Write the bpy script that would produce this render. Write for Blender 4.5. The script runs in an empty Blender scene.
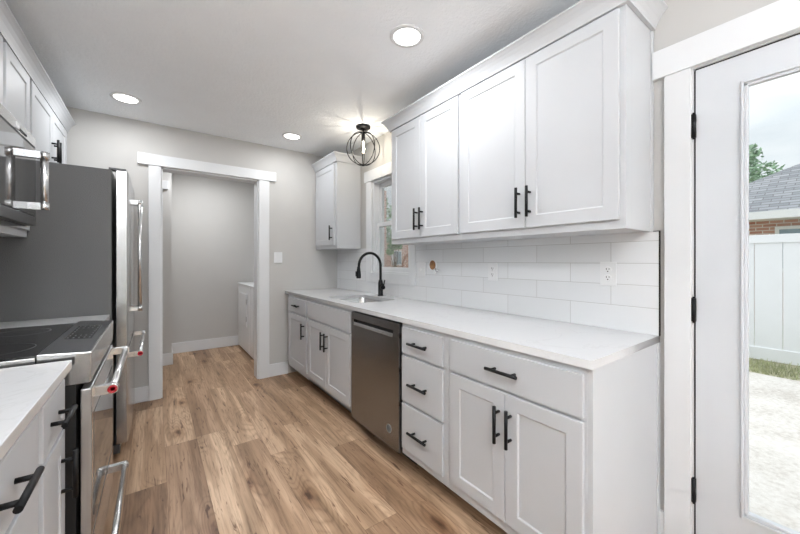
import bpy, bmesh, math, random
from mathutils import Vector, Matrix

random.seed(7)
SC = bpy.context.scene
COL = SC.collection
PI = math.pi
R = math.radians

# ------------------------------------------------------------------ camera
cam_d = bpy.data.cameras.new('camera')
cam_d.sensor_width = 36.0
cam_d.lens = 335.3 * 36.0 / 800.0
cam_d.shift_y = -6.24 / 800.0
cam_d.clip_start = 0.02
cam = bpy.data.objects.new('camera', cam_d)
cam.location = (0.0, 0.0, 1.2442)
cam.rotation_euler = (R(90), 0.0, R(-36.217))
COL.objects.link(cam)
SC.camera = cam

# ------------------------------------------------------------------ view
SC.view_settings.view_transform = 'Standard'
SC.view_settings.look = 'None'
SC.view_settings.gamma = 1.0
SC.view_settings.use_curve_mapping = False
SC.view_settings.exposure = 0.95
SC.cycles.use_denoising = True
SC.cycles.max_bounces = 10
SC.cycles.diffuse_bounces = 6
SC.cycles.glossy_bounces = 5
SC.cycles.transparent_max_bounces = 12
SC.cycles.caustics_reflective = False
SC.cycles.caustics_refractive = False
SC.cycles.sample_clamp_indirect = 8.0

# ------------------------------------------------------------------ sky: bright broken cloud
SKY_STRENGTH = 0.66
LAMP_W = 5.2
BULB_W = 2.8
FILL_GLOBE_W = 26.0
FILL_UPLIGHT_W = 74.0
w = bpy.data.worlds.new('sky')
SC.world = w
w.use_nodes = True
nt = w.node_tree
nt.nodes.clear()
n_out = nt.nodes.new('ShaderNodeOutputWorld')
n_bg = nt.nodes.new('ShaderNodeBackground')
n_tc = nt.nodes.new('ShaderNodeTexCoord')
n_mp = nt.nodes.new('ShaderNodeMapping')
n_mp.inputs['Scale'].default_value = (1.0, 1.0, 3.0)
n_no = nt.nodes.new('ShaderNodeTexNoise')
n_no.inputs['Scale'].default_value = 2.6
n_no.inputs['Detail'].default_value = 6
n_cr = nt.nodes.new('ShaderNodeValToRGB')
n_cr.color_ramp.elements[0].position = 0.36
n_cr.color_ramp.elements[0].color = (0.66, 0.71, 0.76, 1)
n_cr.color_ramp.elements[1].position = 0.60
n_cr.color_ramp.elements[1].color = (0.86, 0.87, 0.88, 1)
nt.links.new(n_tc.outputs['Generated'], n_mp.inputs['Vector'])
nt.links.new(n_mp.outputs['Vector'], n_no.inputs['Vector'])
nt.links.new(n_no.outputs['Fac'], n_cr.inputs['Fac'])
nt.links.new(n_cr.outputs['Color'], n_bg.inputs['Color'])
# an overcast sky is brighter overhead than at the horizon
n_sx = nt.nodes.new('ShaderNodeSeparateXYZ')
nt.links.new(n_tc.outputs['Generated'], n_sx.inputs[0])
n_mr = nt.nodes.new('ShaderNodeMapRange')
n_mr.inputs['From Min'].default_value = 0.25
n_mr.inputs['From Max'].default_value = 1.0
n_mr.inputs['To Min'].default_value = SKY_STRENGTH
n_mr.inputs['To Max'].default_value = SKY_STRENGTH * 2.6
nt.links.new(n_sx.outputs['Z'], n_mr.inputs['Value'])
nt.links.new(n_mr.outputs[0], n_bg.inputs['Strength'])
nt.links.new(n_bg.outputs['Background'], n_out.inputs['Surface'])

# ================================================================== materials
def new_mat(name):
    m = bpy.data.materials.new(name)
    m.use_nodes = True
    nt = m.node_tree
    return m, nt, nt.nodes['Principled BSDF'], nt.nodes, nt.links

def mth(nt, op, a, b=None, c=None):
    n = nt.nodes.new('ShaderNodeMath')
    n.operation = op
    for k, v in enumerate((a, b, c)):
        if v is None:
            continue
        if isinstance(v, (int, float)):
            n.inputs[k].default_value = v
        else:
            nt.links.new(v, n.inputs[k])
    return n.outputs[0]

def ramp(nt, fac, stops, interp='LINEAR'):
    n = nt.nodes.new('ShaderNodeValToRGB')
    cr = n.color_ramp
    cr.interpolation = interp
    while len(cr.elements) < len(stops):
        cr.elements.new(0.5)
    for e, (p, c) in zip(cr.elements, stops):
        e.position = p
        e.color = (c[0], c[1], c[2], 1)
    nt.links.new(fac, n.inputs['Fac'])
    return n.outputs['Color']

def mixc(nt, fac, a, b, mode='MIX'):
    n = nt.nodes.new('ShaderNodeMix')
    n.data_type = 'RGBA'
    n.blend_type = mode
    for sock, v in ((n.inputs[0], fac), (n.inputs[6], a), (n.inputs[7], b)):
        if isinstance(v, (int, float)):
            sock.default_value = v
        elif isinstance(v, tuple):
            sock.default_value = (v[0], v[1], v[2], 1)
        else:
            nt.links.new(v, sock)
    return n.outputs[2]

def noise(nt, vec, scale, detail=3, rough=0.5, dist=0.0):
    n = nt.nodes.new('ShaderNodeTexNoise')
    n.inputs['Scale'].default_value = scale
    n.inputs['Detail'].default_value = detail
    n.inputs['Roughness'].default_value = rough
    n.inputs['Distortion'].default_value = dist
    if vec is not None:
        nt.links.new(vec, n.inputs['Vector'])
    return n

def geo_pos(nt):
    return nt.nodes.new('ShaderNodeNewGeometry').outputs['Position']

def scaled(nt, vec, s):
    n = nt.nodes.new('ShaderNodeVectorMath')
    n.operation = 'MULTIPLY'
    nt.links.new(vec, n.inputs[0])
    n.inputs[1].default_value = s
    return n.outputs[0]

def bump(nt, bsdf, height, strength, dist=0.01):
    b = nt.nodes.new('ShaderNodeBump')
    b.inputs['Strength'].default_value = strength
    b.inputs['Distance'].default_value = dist
    nt.links.new(height, b.inputs['Height'])
    nt.links.new(b.outputs['Normal'], bsdf.inputs['Normal'])

def paint(name, col, rough=0.5, var=0.02, bump_scale=0, bump_str=0.0, spec=0.5, metal=0.0, nscale=6.0):
    m, nt, b, N, L = new_mat(name)
    p = geo_pos(nt)
    n = noise(nt, p, nscale, 2)
    lo = tuple(c * (1 - var) for c in col)
    hi = tuple(min(1, c * (1 + var)) for c in col)
    L.new(ramp(nt, n.outputs['Fac'], [(0.3, lo), (0.7, hi)]), b.inputs['Base Color'])
    b.inputs['Roughness'].default_value = rough
    b.inputs['Metallic'].default_value = metal
    b.inputs['Specular IOR Level'].default_value = spec
    if bump_scale:
        n2 = noise(nt, p, bump_scale, 3, 0.6)
        bump(nt, b, n2.outputs['Fac'], bump_str, 0.004)
    return m

M = {}
M['wall'] = paint('wall_paint', (0.50, 0.49, 0.473), 0.75, 0.01, 220, 0.08)
M['ceil'] = paint('ceiling_paint', (0.90, 0.925, 0.95), 0.85, 0.01, 60, 1.0)
M['trim'] = paint('trim_paint', (0.68, 0.69, 0.70), 0.45, 0.008)
M['doorpaint'] = paint('door_paint', (0.58, 0.60, 0.625), 0.45, 0.008)
M['cab'] = paint('cabinet_paint', (0.54, 0.552, 0.568), 0.5, 0.008, spec=0.3)
M['black'] = paint('black_metal', (0.006, 0.006, 0.0065), 0.45, 0.1, spec=0.25)
M['blackplastic'] = paint('black_plastic', (0.010, 0.010, 0.010), 0.5, 0.1)
M['darkgrey'] = paint('dark_panel', (0.05, 0.05, 0.052), 0.28, 0.05)
M['keygrey'] = paint('key_grey', (0.11, 0.11, 0.115), 0.4, 0.03)
M['whiteplastic'] = paint('white_plastic', (0.70, 0.705, 0.71), 0.3, 0.005)
M['appliance'] = paint('white_enamel', (0.78, 0.79, 0.80), 0.22, 0.005)
M['chrome'] = paint('chrome', (0.75, 0.75, 0.76), 0.12, 0.01, metal=1.0)
M['red'] = paint('red_enamel', (0.40, 0.01, 0.02), 0.25, 0.02)
M['tan'] = paint('tan_disc', (0.36, 0.18, 0.075), 0.7, 0.25, 300, 0.3, nscale=120)
M['shingle_dark'] = paint('dark_gap', (0.03, 0.03, 0.03), 0.8, 0.1)
M['vinyl'] = paint('white_vinyl', (0.80, 0.82, 0.85), 0.4, 0.01)
M['fascia'] = paint('white_fascia', (0.74, 0.75, 0.76), 0.5, 0.01)
M['extglass'] = paint('dark_window_glass', (0.22, 0.30, 0.36), 0.15, 0.1)
M['bark'] = paint('bark', (0.13, 0.09, 0.06), 0.9, 0.3, 20, 0.6)

# --- stainless: fine brushed grain
def steel(name, col, rough, axis, strength=0.12):
    m, nt, b, N, L = new_mat(name)
    p = geo_pos(nt)
    s = [260, 260, 260]
    s[axis] = 3.0
    n = noise(nt, scaled(nt, p, tuple(s)), 1.0, 2)
    L.new(ramp(nt, n.outputs['Fac'], [(0.3, tuple(c * 0.94 for c in col)), (0.7, tuple(c * 1.05 for c in col))]), b.inputs['Base Color'])
    b.inputs['Metallic'].default_value = 1.0
    b.inputs['Roughness'].default_value = rough
    bump(nt, b, n.outputs['Fac'], strength, 0.0004)
    return m
M['steel'] = steel('stainless_steel', (0.56, 0.555, 0.55), 0.22, 2)
M['steel_dw'] = steel('brushed_stainless_door', (0.27, 0.27, 0.272), 0.27, 1)
M['steel_dull'] = steel('satin_stainless', (0.50, 0.50, 0.50), 0.38, 2)
M['steel_bright'] = steel('polished_stainless', (0.66, 0.66, 0.66), 0.26, 2, 0.0)
M['steel_mirror'] = steel('reflective_stainless', (0.60, 0.59, 0.58), 0.09, 1, 0.04)
M['sinksteel'] = steel('sink_stainless', (0.62, 0.62, 0.62), 0.25, 0)

# --- pebbled dark fridge side
m, nt, b, N, L = new_mat('pebbled_grey_steel')
p = geo_pos(nt)
n = noise(nt, p, 260, 2, 0.5)
b.inputs['Base Color'].default_value = (0.12, 0.12, 0.118, 1)
b.inputs['Roughness'].default_value = 0.34
b.inputs['Specular IOR Level'].default_value = 0.5
bump(nt, b, n.outputs['Fac'], 0.8, 0.004)
M['fridgeside'] = m

# --- black glass
m, nt, b, N, L = new_mat('black_glass')
b.inputs['Base Color'].default_value = (0.012, 0.012, 0.013, 1)
n = noise(nt, geo_pos(nt), 3, 2)
L.new(ramp(nt, n.outputs['Fac'], [(0.3, (0.03,) * 3), (0.7, (0.05,) * 3)]), b.inputs['Roughness'])
M['blackglass'] = m
m, nt, b, N, L = new_mat('smoked_door_glass')
b.inputs['Base Color'].default_value = (0.07, 0.07, 0.07, 1)
b.inputs['Metallic'].default_value = 0.0
b.inputs['IOR'].default_value = 2.2
n = noise(nt, geo_pos(nt), 3, 2)
L.new(ramp(nt, n.outputs['Fac'], [(0.3, (0.03,) * 3), (0.7, (0.05,) * 3)]), b.inputs['Roughness'])
M['doorglass'] = m

# --- quartz with faint veins
m, nt, b, N, L = new_mat('white_quartz')
p = geo_pos(nt)
n1 = noise(nt, p, 2.2, 5, 0.6, 1.5)
v = mth(nt, 'ABSOLUTE', mth(nt, 'SUBTRACT', n1.outputs['Fac'], 0.5))
c1 = ramp(nt, v, [(0.0, (0.54, 0.54, 0.54)), (0.012, (0.575, 0.577, 0.58)), (1.0, (0.582, 0.585, 0.59))])
L.new(c1, b.inputs['Base Color'])
b.inputs['Roughness'].default_value = 0.22
M['quartz'] = m

# --- wall tile: staggered long tiles, thin grey joints
m, nt, b, N, L = new_mat('white_wall_tile')
p = geo_pos(nt)
sx = N.new('ShaderNodeSeparateXYZ')
L.new(p, sx.inputs[0])
TH, TW = 0.1005, 0.392
zr = mth(nt, 'MAXIMUM', mth(nt, 'DIVIDE', mth(nt, 'SUBTRACT', sx.outputs['Z'], 0.931), TH), 0.06)
row = mth(nt, 'FLOOR', zr)
fz = mth(nt, 'FRACT', zr)
odd = mth(nt, 'MODULO', mth(nt, 'ADD', row, 20.0), 2.0)
yo = mth(nt, 'ADD', mth(nt, 'SUBTRACT', sx.outputs['Y'], 0.906 - 0.392 * 3), mth(nt, 'MULTIPLY', odd, 0.197))
yr = mth(nt, 'DIVIDE', yo, TW)
fy = mth(nt, 'FRACT', yr)
idc = N.new('ShaderNodeCombineXYZ')
L.new(row, idc.inputs[0])
L.new(mth(nt, 'FLOOR', yr), idc.inputs[1])
wn = N.new('ShaderNodeTexWhiteNoise')
L.new(idc.outputs[0], wn.inputs['Vector'])
ez = mth(nt, 'MULTIPLY', mth(nt, 'MINIMUM', fz, mth(nt, 'SUBTRACT', 1.0, fz)), TH)
ey = mth(nt, 'MULTIPLY', mth(nt, 'MINIMUM', fy, mth(nt, 'SUBTRACT', 1.0, fy)), TW)
e = mth(nt, 'MINIMUM', ez, ey)
mk = N.new('ShaderNodeMapRange')
mk.interpolation_type = 'SMOOTHSTEP'
mk.inputs['From Min'].default_value = 0.0009
mk.inputs['From Max'].default_value = 0.0021
L.new(e, mk.inputs['Value'])
tile_c = ramp(nt, wn.outputs['Value'], [(0.0, (0.68, 0.69, 0.70)), (1.0, (0.72, 0.73, 0.74))])
L.new(mixc(nt, mk.outputs[0], (0.46, 0.455, 0.45), tile_c), b.inputs['Base Color'])
L.new(mth(nt, 'SUBTRACT', 0.75, mth(nt, 'MULTIPLY', mk.outputs[0], 0.6)), b.inputs['Roughness'])
hn = noise(nt, p, 9, 2)
bump(nt, b, mth(nt, 'ADD', mk.outputs[0], mth(nt, 'MULTIPLY', hn.outputs['Fac'], 0.5)), 0.35, 0.002)
M['tile'] = m

# --- hickory planks running along y
m, nt, b, N, L = new_mat('hickory_planks')
p = geo_pos(nt)
sx = N.new('ShaderNodeSeparateXYZ')
L.new(p, sx.inputs[0])
PW, PL = 0.182, 1.22
xr = mth(nt, 'DIVIDE', mth(nt, 'ADD', sx.outputs['X'], 5.04), PW)
row = mth(nt, 'FLOOR', xr)
fx = mth(nt, 'FRACT', xr)
w1 = N.new('ShaderNodeTexWhiteNoise')
w1.noise_dimensions = '1D'
L.new(row, w1.inputs['W'])
yr = mth(nt, 'ADD', mth(nt, 'DIVIDE', mth(nt, 'ADD', sx.outputs['Y'], 20.0), PL), mth(nt, 'MULTIPLY', w1.outputs['Value'], 7.0))
fy = mth(nt, 'FRACT', yr)
idc = N.new('ShaderNodeCombineXYZ')
L.new(row, idc.inputs[0])
L.new(mth(nt, 'FLOOR', yr), idc.inputs[1])
w2 = N.new('ShaderNodeTexWhiteNoise')
w2.noise_dimensions = '2D'
L.new(idc.outputs[0], w2.inputs['Vector'])
rnd = w2.outputs['Value']
rcol = w2.outputs['Color']
offs = N.new('ShaderNodeVectorMath')
offs.operation = 'MULTIPLY_ADD'
L.new(rcol, offs.inputs[0])
offs.inputs[1].default_value = (13, 17, 9)
L.new(p, offs.inputs[2])
pv = offs.outputs[0]
# swirling growth rings: contours of a smooth stretched field
f1 = noise(nt, scaled(nt, pv, (4.6, 0.75, 1.0)), 1.0, 2, 0.45, 0.35)
# knots
vo = N.new('ShaderNodeTexVoronoi')
vo.inputs['Scale'].default_value = 1.0
vo.voronoi_dimensions = '2D'
L.new(scaled(nt, pv, (3.4, 1.35, 0.01)), vo.inputs['Vector'])
kn = noise(nt, scaled(nt, pv, (30, 18, 1)), 1.0, 3)
kd = mth(nt, 'ADD', vo.outputs['Distance'], mth(nt, 'MULTIPLY', mth(nt, 'SUBTRACT', kn.outputs['Fac'], 0.5), 0.12))
ks = N.new('ShaderNodeSeparateColor')
L.new(vo.outputs['Color'], ks.inputs[0])
has = mth(nt, 'GREATER_THAN', ks.outputs[0], 0.62)
near = mth(nt, 'MULTIPLY', has, mth(nt, 'MAXIMUM', mth(nt, 'SUBTRACT', 0.42, vo.outputs['Distance']), 0.0))
rings = mth(nt, 'FRACT', mth(nt, 'ADD', mth(nt, 'MULTIPLY', f1.outputs['Fac'], 17.0), mth(nt, 'MULTIPLY', near, 10.0)))
rings = mth(nt, 'ABSOLUTE', mth(nt, 'SUBTRACT', mth(nt, 'MULTIPLY', rings, 2.0), 1.0))
rings_amt = noise(nt, scaled(nt, pv, (3.0, 0.9, 1.0)), 1.3, 2)
ra = N.new('ShaderNodeMapRange')
ra.inputs['From Min'].default_value = 0.42
ra.inputs['From Max'].default_value = 0.62
L.new(mth(nt, 'ADD', rings_amt.outputs['Fac'], near), ra.inputs['Value'])
grain = noise(nt, scaled(nt, pv, (95.0, 4.0, 1.0)), 1.0, 4, 0.65)
broad = noise(nt, scaled(nt, pv, (8.5, 0.5, 1.0)), 1.0, 3, 0.5, 0.7)
base = ramp(nt, rnd, [(0.0, (0.245, 0.143, 0.082)), (0.25, (0.375, 0.238, 0.145)), (0.65, (0.485, 0.328, 0.210)), (1.0, (0.345, 0.215, 0.127))])
sap = ramp(nt, broad.outputs['Fac'], [(0.36, (0.66, 0.63, 0.59)), (0.47, (0.94, 0.93, 0.92)), (0.545, (1.0, 1.0, 1.0)), (0.585, (1.30, 1.37, 1.44))])
c = mixc(nt, 1.0, base, sap, 'MULTIPLY')
c = mixc(nt, mth(nt, 'MULTIPLY', ra.outputs[0], 0.55), c, mixc(nt, 1.0, c, ramp(nt, rings, [(0.0, (0.62, 0.58, 0.54)), (0.5, (1.0, 1.0, 1.0)), (1.0, (1.08, 1.08, 1.08))]), 'MULTIPLY'))
c = mixc(nt, 0.95, c, mixc(nt, 1.0, c, ramp(nt, grain.outputs['Fac'], [(0.32, (0.62, 0.58, 0.55)), (0.5, (1, 1, 1)), (0.7, (1.1, 1.1, 1.1))]), 'MULTIPLY'))
kc = ramp(nt, kd, [(0.015, (0.20, 0.14, 0.10)), (0.045, (0.50, 0.41, 0.35)), (0.09, (0.80, 0.74, 0.69)), (0.22, (1, 1, 1))])
c = mixc(nt, has, c, mixc(nt, 1.0, c, kc, 'MULTIPLY'))
# short dark mineral streaks
st = noise(nt, scaled(nt, pv, (55, 6.0, 1)), 1.0, 2, 0.5, 1.2)
c = mixc(nt, 1.0, c, ramp(nt, st.outputs['Fac'], [(0.63, (1, 1, 1)), (0.72, (0.36, 0.28, 0.23))]), 'MULTIPLY')
gx = mth(nt, 'MULTIPLY', mth(nt, 'MINIMUM', fx, mth(nt, 'SUBTRACT', 1.0, fx)), PW)
gy = mth(nt, 'MULTIPLY', mth(nt, 'MINIMUM', fy, mth(nt, 'SUBTRACT', 1.0, fy)), PL)
g = mth(nt, 'MINIMUM', gx, gy)
gm = N.new('ShaderNodeMapRange')
gm.inputs['From Min'].default_value = 0.0004
gm.inputs['From Max'].default_value = 0.0018
L.new(g, gm.inputs['Value'])
c = mixc(nt, gm.outputs[0], mixc(nt, 1.0, c, (0.55, 0.5, 0.46), 'MULTIPLY'), c)
L.new(c, b.inputs['Base Color'])
b.inputs['Roughness'].default_value = 0.42
b.inputs['Specular IOR Level'].default_value = 0.4
bump(nt, b, mth(nt, 'ADD', gm.outputs[0], mth(nt, 'MULTIPLY', grain.outputs['Fac'], 0.25)), 0.25, 0.0015)
M['floor'] = m

# --- clear glass that lets daylight through
def clear_glass(name, tint, rough=0.0, spec=1.0):
    m = bpy.data.materials.new(name)
    m.use_nodes = True
    nt = m.node_tree
    nt.nodes.clear()
    o = nt.nodes.new('ShaderNodeOutputMaterial')
    t = nt.nodes.new('ShaderNodeBsdfTransparent')
    nz = noise(nt, geo_pos(nt), 2.0, 1)
    nt.links.new(ramp(nt, nz.outputs['Fac'], [(0.3, tint), (0.7, tuple(min(1, c * 1.005) for c in tint))]), t.inputs['Color'])
    gl = nt.nodes.new('ShaderNodeBsdfGlossy')
    gl.inputs['Roughness'].default_value = rough
    fr = nt.nodes.new('ShaderNodeFresnel')
    fr.inputs['IOR'].default_value = 1.45
    mx = nt.nodes.new('ShaderNodeMixShader')
    f = mth(nt, 'MULTIPLY', fr.outputs[0], spec)
    nt.links.new(f, mx.inputs[0])
    nt.links.new(t.outputs[0], mx.inputs[1])
    nt.links.new(gl.outputs[0], mx.inputs[2])
    nt.links.new(mx.outputs[0], o.inputs['Surface'])
    return m
M['glass'] = clear_glass('window_glass', (0.97, 0.985, 0.98), 0.0, 0.6)
M['bulb'] = clear_glass('bulb_glass', (0.98, 0.97, 0.94), 0.02, 0.8)

def emit(name, col, s):
    m = bpy.data.materials.new(name)
    m.use_nodes = True
    nt = m.node_tree
    nt.nodes.clear()
    o = nt.nodes.new('ShaderNodeOutputMaterial')
    e = nt.nodes.new('ShaderNodeEmission')
    nz = noise(nt, geo_pos(nt), 4.0, 1)
    nt.links.new(ramp(nt, nz.outputs['Fac'], [(0.2, tuple(c * 0.98 for c in col)), (0.8, col)]), e.inputs['Color'])
    e.inputs['Strength'].default_value = s
    nt.links.new(e.outputs[0], o.inputs['Surface'])
    return m
M['lens'] = emit('lit_lens', (1.0, 0.98, 0.95), 3.0)
M['opal'] = emit('fill_globe_glow', (0.95, 0.972, 1.0), FILL_GLOBE_W / (PI * 4 * PI * 0.14 ** 2))  # glow of the added fill globe
M['filament'] = emit('glowing_filament', (1.0, 0.86, 0.62), 25.0)

# --- outdoors
def brick(name, ax):
    m, nt, b, N, L = new_mat(name)
    p = geo_pos(nt)
    s = N.new('ShaderNodeSeparateXYZ')
    L.new(p, s.inputs[0])
    cb = N.new('ShaderNodeCombineXYZ')
    L.new(s.outputs[ax], cb.inputs[0])
    L.new(s.outputs['Z'], cb.inputs[1])
    t = N.new('ShaderNodeTexBrick')
    L.new(cb.outputs[0], t.inputs['Vector'])
    t.inputs['Color1'].default_value = (0.40, 0.18, 0.13, 1)
    t.inputs['Color2'].default_value = (0.52, 0.30, 0.24, 1)
    t.inputs['Mortar'].default_value = (0.62, 0.58, 0.54, 1)
    t.inputs['Scale'].default_value = 1.0
    t.inputs['Brick Width'].default_value = 0.22
    t.inputs['Row Height'].default_value = 0.075
    t.inputs['Mortar Size'].default_value = 0.009
    L.new(t.outputs['Color'], b.inputs['Base Color'])
    b.inputs['Roughness'].default_value = 0.9
    return m
M['brick_y'] = brick('red_brick_y', 'Y')
M['brick_x'] = brick('red_brick_x', 'X')

m, nt, b, N, L = new_mat('grey_shingles')
p = geo_pos(nt)
s = N.new('ShaderNodeSeparateXYZ')
L.new(p, s.inputs[0])
cb = N.new('ShaderNodeCombineXYZ')
L.new(s.outputs['Y'], cb.inputs[0])
L.new(s.outputs['Z'], cb.inputs[1])
t = N.new('ShaderNodeTexBrick')
L.new(cb.outputs[0], t.inputs['Vector'])
t.inputs['Color1'].default_value = (0.20, 0.21, 0.23, 1)
t.inputs['Color2'].default_value = (0.33, 0.34, 0.36, 1)
t.inputs['Mortar'].default_value = (0.13, 0.13, 0.14, 1)
t.inputs['Brick Width'].default_value = 0.3
t.inputs['Row Height'].default_value = 0.075
t.inputs['Mortar Size'].default_value = 0.008
t.inputs['Scale'].default_value = 1.0
L.new(t.outputs['Color'], b.inputs['Base Color'])
b.inputs['Roughness'].default_value = 0.95
M['shingle'] = m

def ground(name, stops, sc, rough=0.95):
    m, nt, b, N, L = new_mat(name)
    p = geo_pos(nt)
    n1 = noise(nt, p, sc, 6, 0.7)
    n2 = noise(nt, p, sc * 0.08, 3)
    f = mth(nt, 'ADD', mth(nt, 'MULTIPLY', n1.outputs['Fac'], 0.6), mth(nt, 'MULTIPLY', n2.outputs['Fac'], 0.4))
    L.new(ramp(nt, f, stops), b.inputs['Base Color'])
    b.inputs['Roughness'].default_value = rough
    bump(nt, b, n1.outputs['Fac'], 0.5, 0.01)
    return m
M['concrete'] = ground('patio_concrete', [(0.38, (0.46, 0.42, 0.385)), (0.5, (0.60, 0.565, 0.53)), (0.62, (0.68, 0.65, 0.62))], 26)
M['lawn'] = ground('lawn', [(0.4, (0.24, 0.25, 0.15)), (0.5, (0.38, 0.37, 0.25)), (0.62, (0.50, 0.47, 0.36))], 14)
M['blade'] = paint('grass_blades', (0.36, 0.38, 0.22), 0.8, 0.35, nscale=9)
M['leaf'] = paint('pale_leaves', (0.32, 0.46, 0.32), 0.6, 0.4, nscale=5)
M['leaf2'] = paint('shrub_leaves', (0.17, 0.30, 0.13), 0.6, 0.4, nscale=7)

# ================================================================== mesh helpers
class MB:
    """collects shapes, all given in world coordinates, into one mesh"""
    def __init__(s):
        s.bm = bmesh.new()
    def box(s, x0, x1, y0, y1, z0, z1):
        x0, x1 = sorted((x0, x1)); y0, y1 = sorted((y0, y1)); z0, z1 = sorted((z0, z1))
        v = [s.bm.verts.new(c) for c in ((x0, y0, z0), (x1, y0, z0), (x1, y1, z0), (x0, y1, z0), (x0, y0, z1), (x1, y0, z1), (x1, y1, z1), (x0, y1, z1))]
        fs = [s.bm.faces.new([v[i] for i in q]) for q in ((0, 3, 2, 1), (4, 5, 6, 7), (0, 1, 5, 4), (1, 2, 6, 5), (2, 3, 7, 6), (3, 0, 4, 7))]
        return fs
    def hexa(s, pts):
        """eight corners in box order: bottom ring 0-3, top ring 4-7"""
        v = [s.bm.verts.new(c) for c in pts]
        for q in ((0, 3, 2, 1), (4, 5, 6, 7), (0, 1, 5, 4), (1, 2, 6, 5), (2, 3, 7, 6), (3, 0, 4, 7)):
            s.bm.faces.new([v[i] for i in q])
    def cyl(s, a, b, r, n=16, r2=None):
        a, b = Vector(a), Vector(b)
        d = (b - a).normalized()
        u = d.orthogonal().normalized()
        t = d.cross(u)
        r2 = r if r2 is None else r2
        A = [s.bm.verts.new(a + (u * math.cos(k * 2 * PI / n) + t * math.sin(k * 2 * PI / n)) * r) for k in range(n)]
        B = [s.bm.verts.new(b + (u * math.cos(k * 2 * PI / n) + t * math.sin(k * 2 * PI / n)) * r2) for k in range(n)]
        for k in range(n):
            f = s.bm.faces.new((A[k], A[(k + 1) % n], B[(k + 1) % n], B[k]))
            f.smooth = True
        s.bm.faces.new(A[::-1])
        s.bm.faces.new(B)
    def tube(s, pts, r, n=12, closed=False):
        pts = [Vector(p) for p in pts]
        rs = r if isinstance(r, (list, tuple)) else [r] * len(pts)
        rings = []
        u = None
        m = len(pts)
        for i, p in enumerate(pts):
            if closed:
                d = (pts[(i + 1) % m] - pts[i - 1]).normalized()
            else:
                d = (pts[min(i + 1, m - 1)] - pts[max(i - 1, 0)]).normalized()
            if u is None:
                u = d.orthogonal().normalized()
            u = (u - d * u.dot(d)).normalized()
            t = d.cross(u)
            rings.append([s.bm.verts.new(p + (u * math.cos(k * 2 * PI / n) + t * math.sin(k * 2 * PI / n)) * rs[i]) for k in range(n)])
        for i in range(m if closed else m - 1):
            A, B = rings[i], rings[(i + 1) % m]
            sh = 0
            if closed and i == m - 1:
                sh = min(range(n), key=lambda q: (A[0].co - B[q].co).length)
            for k in range(n):
                f = s.bm.faces.new((A[k], A[(k + 1) % n], B[(k + 1 + sh) % n], B[(k + sh) % n]))
                f.smooth = True
        if not closed:
            s.bm.faces.new(rings[0][::-1])
            s.bm.faces.new(rings[-1])
    def lathe(s, prof, c=(0, 0, 0), axis='z', n=32):
        """prof: (radius, height) pairs"""
        c = Vector(c)
        rings = []
        for r, h in prof:
            ring = []
            for k in range(n):
                a = k * 2 * PI / n
                q = {'z': Vector((r * math.cos(a), r * math.sin(a), h)), 'x': Vector((h, r * math.cos(a), r * math.sin(a))), 'y': Vector((r * math.sin(a), h, r * math.cos(a)))}[axis]
                ring.append(s.bm.verts.new(c + q))
            rings.append(ring)
        for A, B in zip(rings, rings[1:]):
            for k in range(n):
                f = s.bm.faces.new((A[k], A[(k + 1) % n], B[(k + 1) % n], B[k]))
                f.smooth = True
        s.bm.faces.new(rings[0][::-1])
        s.bm.faces.new(rings[-1])
    def sweep(s, path, prof, close_prof=True):
        """path: xy points, left-hand offsets; prof: closed list of (offset, z)"""
        P = [Vector((q[0], q[1])) for q in path]
        rings = []
        for i, q in enumerate(P):
            def nrm(a, b):
                d = (b - a).normalized()
                return Vector((-d.y, d.x))
            if i == 0:
                nn = nrm(P[0], P[1])
            elif i == len(P) - 1:
                nn = nrm(P[-2], P[-1])
            else:
                n1, n2 = nrm(P[i - 1], q), nrm(q, P[i + 1])
                nn = (n1 + n2)
                nn = nn / (nn.length_squared / 2.0)
            rings.append([s.bm.verts.new((q.x + nn.x * o, q.y + nn.y * o, z)) for o, z in prof])
        n = len(prof)
        for A, B in zip(rings, rings[1:]):
            for k in range(n):
                s.bm.faces.new((A[k], A[(k + 1) % n], B[(k + 1) % n], B[k]))
        s.bm.faces.new(rings[0][::-1])
        s.bm.faces.new(rings[-1])
    def front(s, xf, th, y0, y1, z0, z1, d, stile=None, depth=0.006):
        """a cabinet front: outer face at x=xf facing direction d (+1/-1 in x); a recessed panel when stile is given"""
        fs = s.box(xf, xf - d * th, y0, y1, z0, z1)
        s.bm.normal_update()
        f = max(fs, key=lambda q: q.calc_center_median().x * d)
        if stile:
            bmesh.ops.inset_region(s.bm, faces=[f], thickness=stile, use_even_offset=True)
            bmesh.ops.inset_region(s.bm, faces=[f], thickness=0.004, depth=-depth, use_even_offset=True)
    def build(s, name, mat, parent=None, bevel=0.0, seg=2, origin=None):
        bmesh.ops.recalc_face_normals(s.bm, faces=s.bm.faces[:])
        if parent is not None:
            off = Vector((0, 0, 0))
            q = parent
            while q is not None:
                off += q.location
                q = q.parent
        else:
            if origin is not None:
                off = Vector(origin)
            else:
                xs = [v.co for v in s.bm.verts]
                off = Vector(((min(c.x for c in xs) + max(c.x for c in xs)) / 2, (min(c.y for c in xs) + max(c.y for c in xs)) / 2, min(c.z for c in xs)))
        bmesh.ops.translate(s.bm, verts=s.bm.verts[:], vec=-off)
        me = bpy.data.meshes.new(name)
        s.bm.to_mesh(me)
        s.bm.free()
        me.materials.append(mat)
        o = bpy.data.objects.new(name, me)
        COL.objects.link(o)
        if parent is not None:
            o.parent = parent
        else:
            o.location = off
        if bevel:
            md = o.modifiers.new('bevel', 'BEVEL')
            md.width = bevel
            md.segments = seg
            md.limit_method = 'ANGLE'
            md.angle_limit = R(40)
        return o

def B(*boxes):
    m = MB()
    for q in boxes:
        m.box(*q)
    return m

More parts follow.
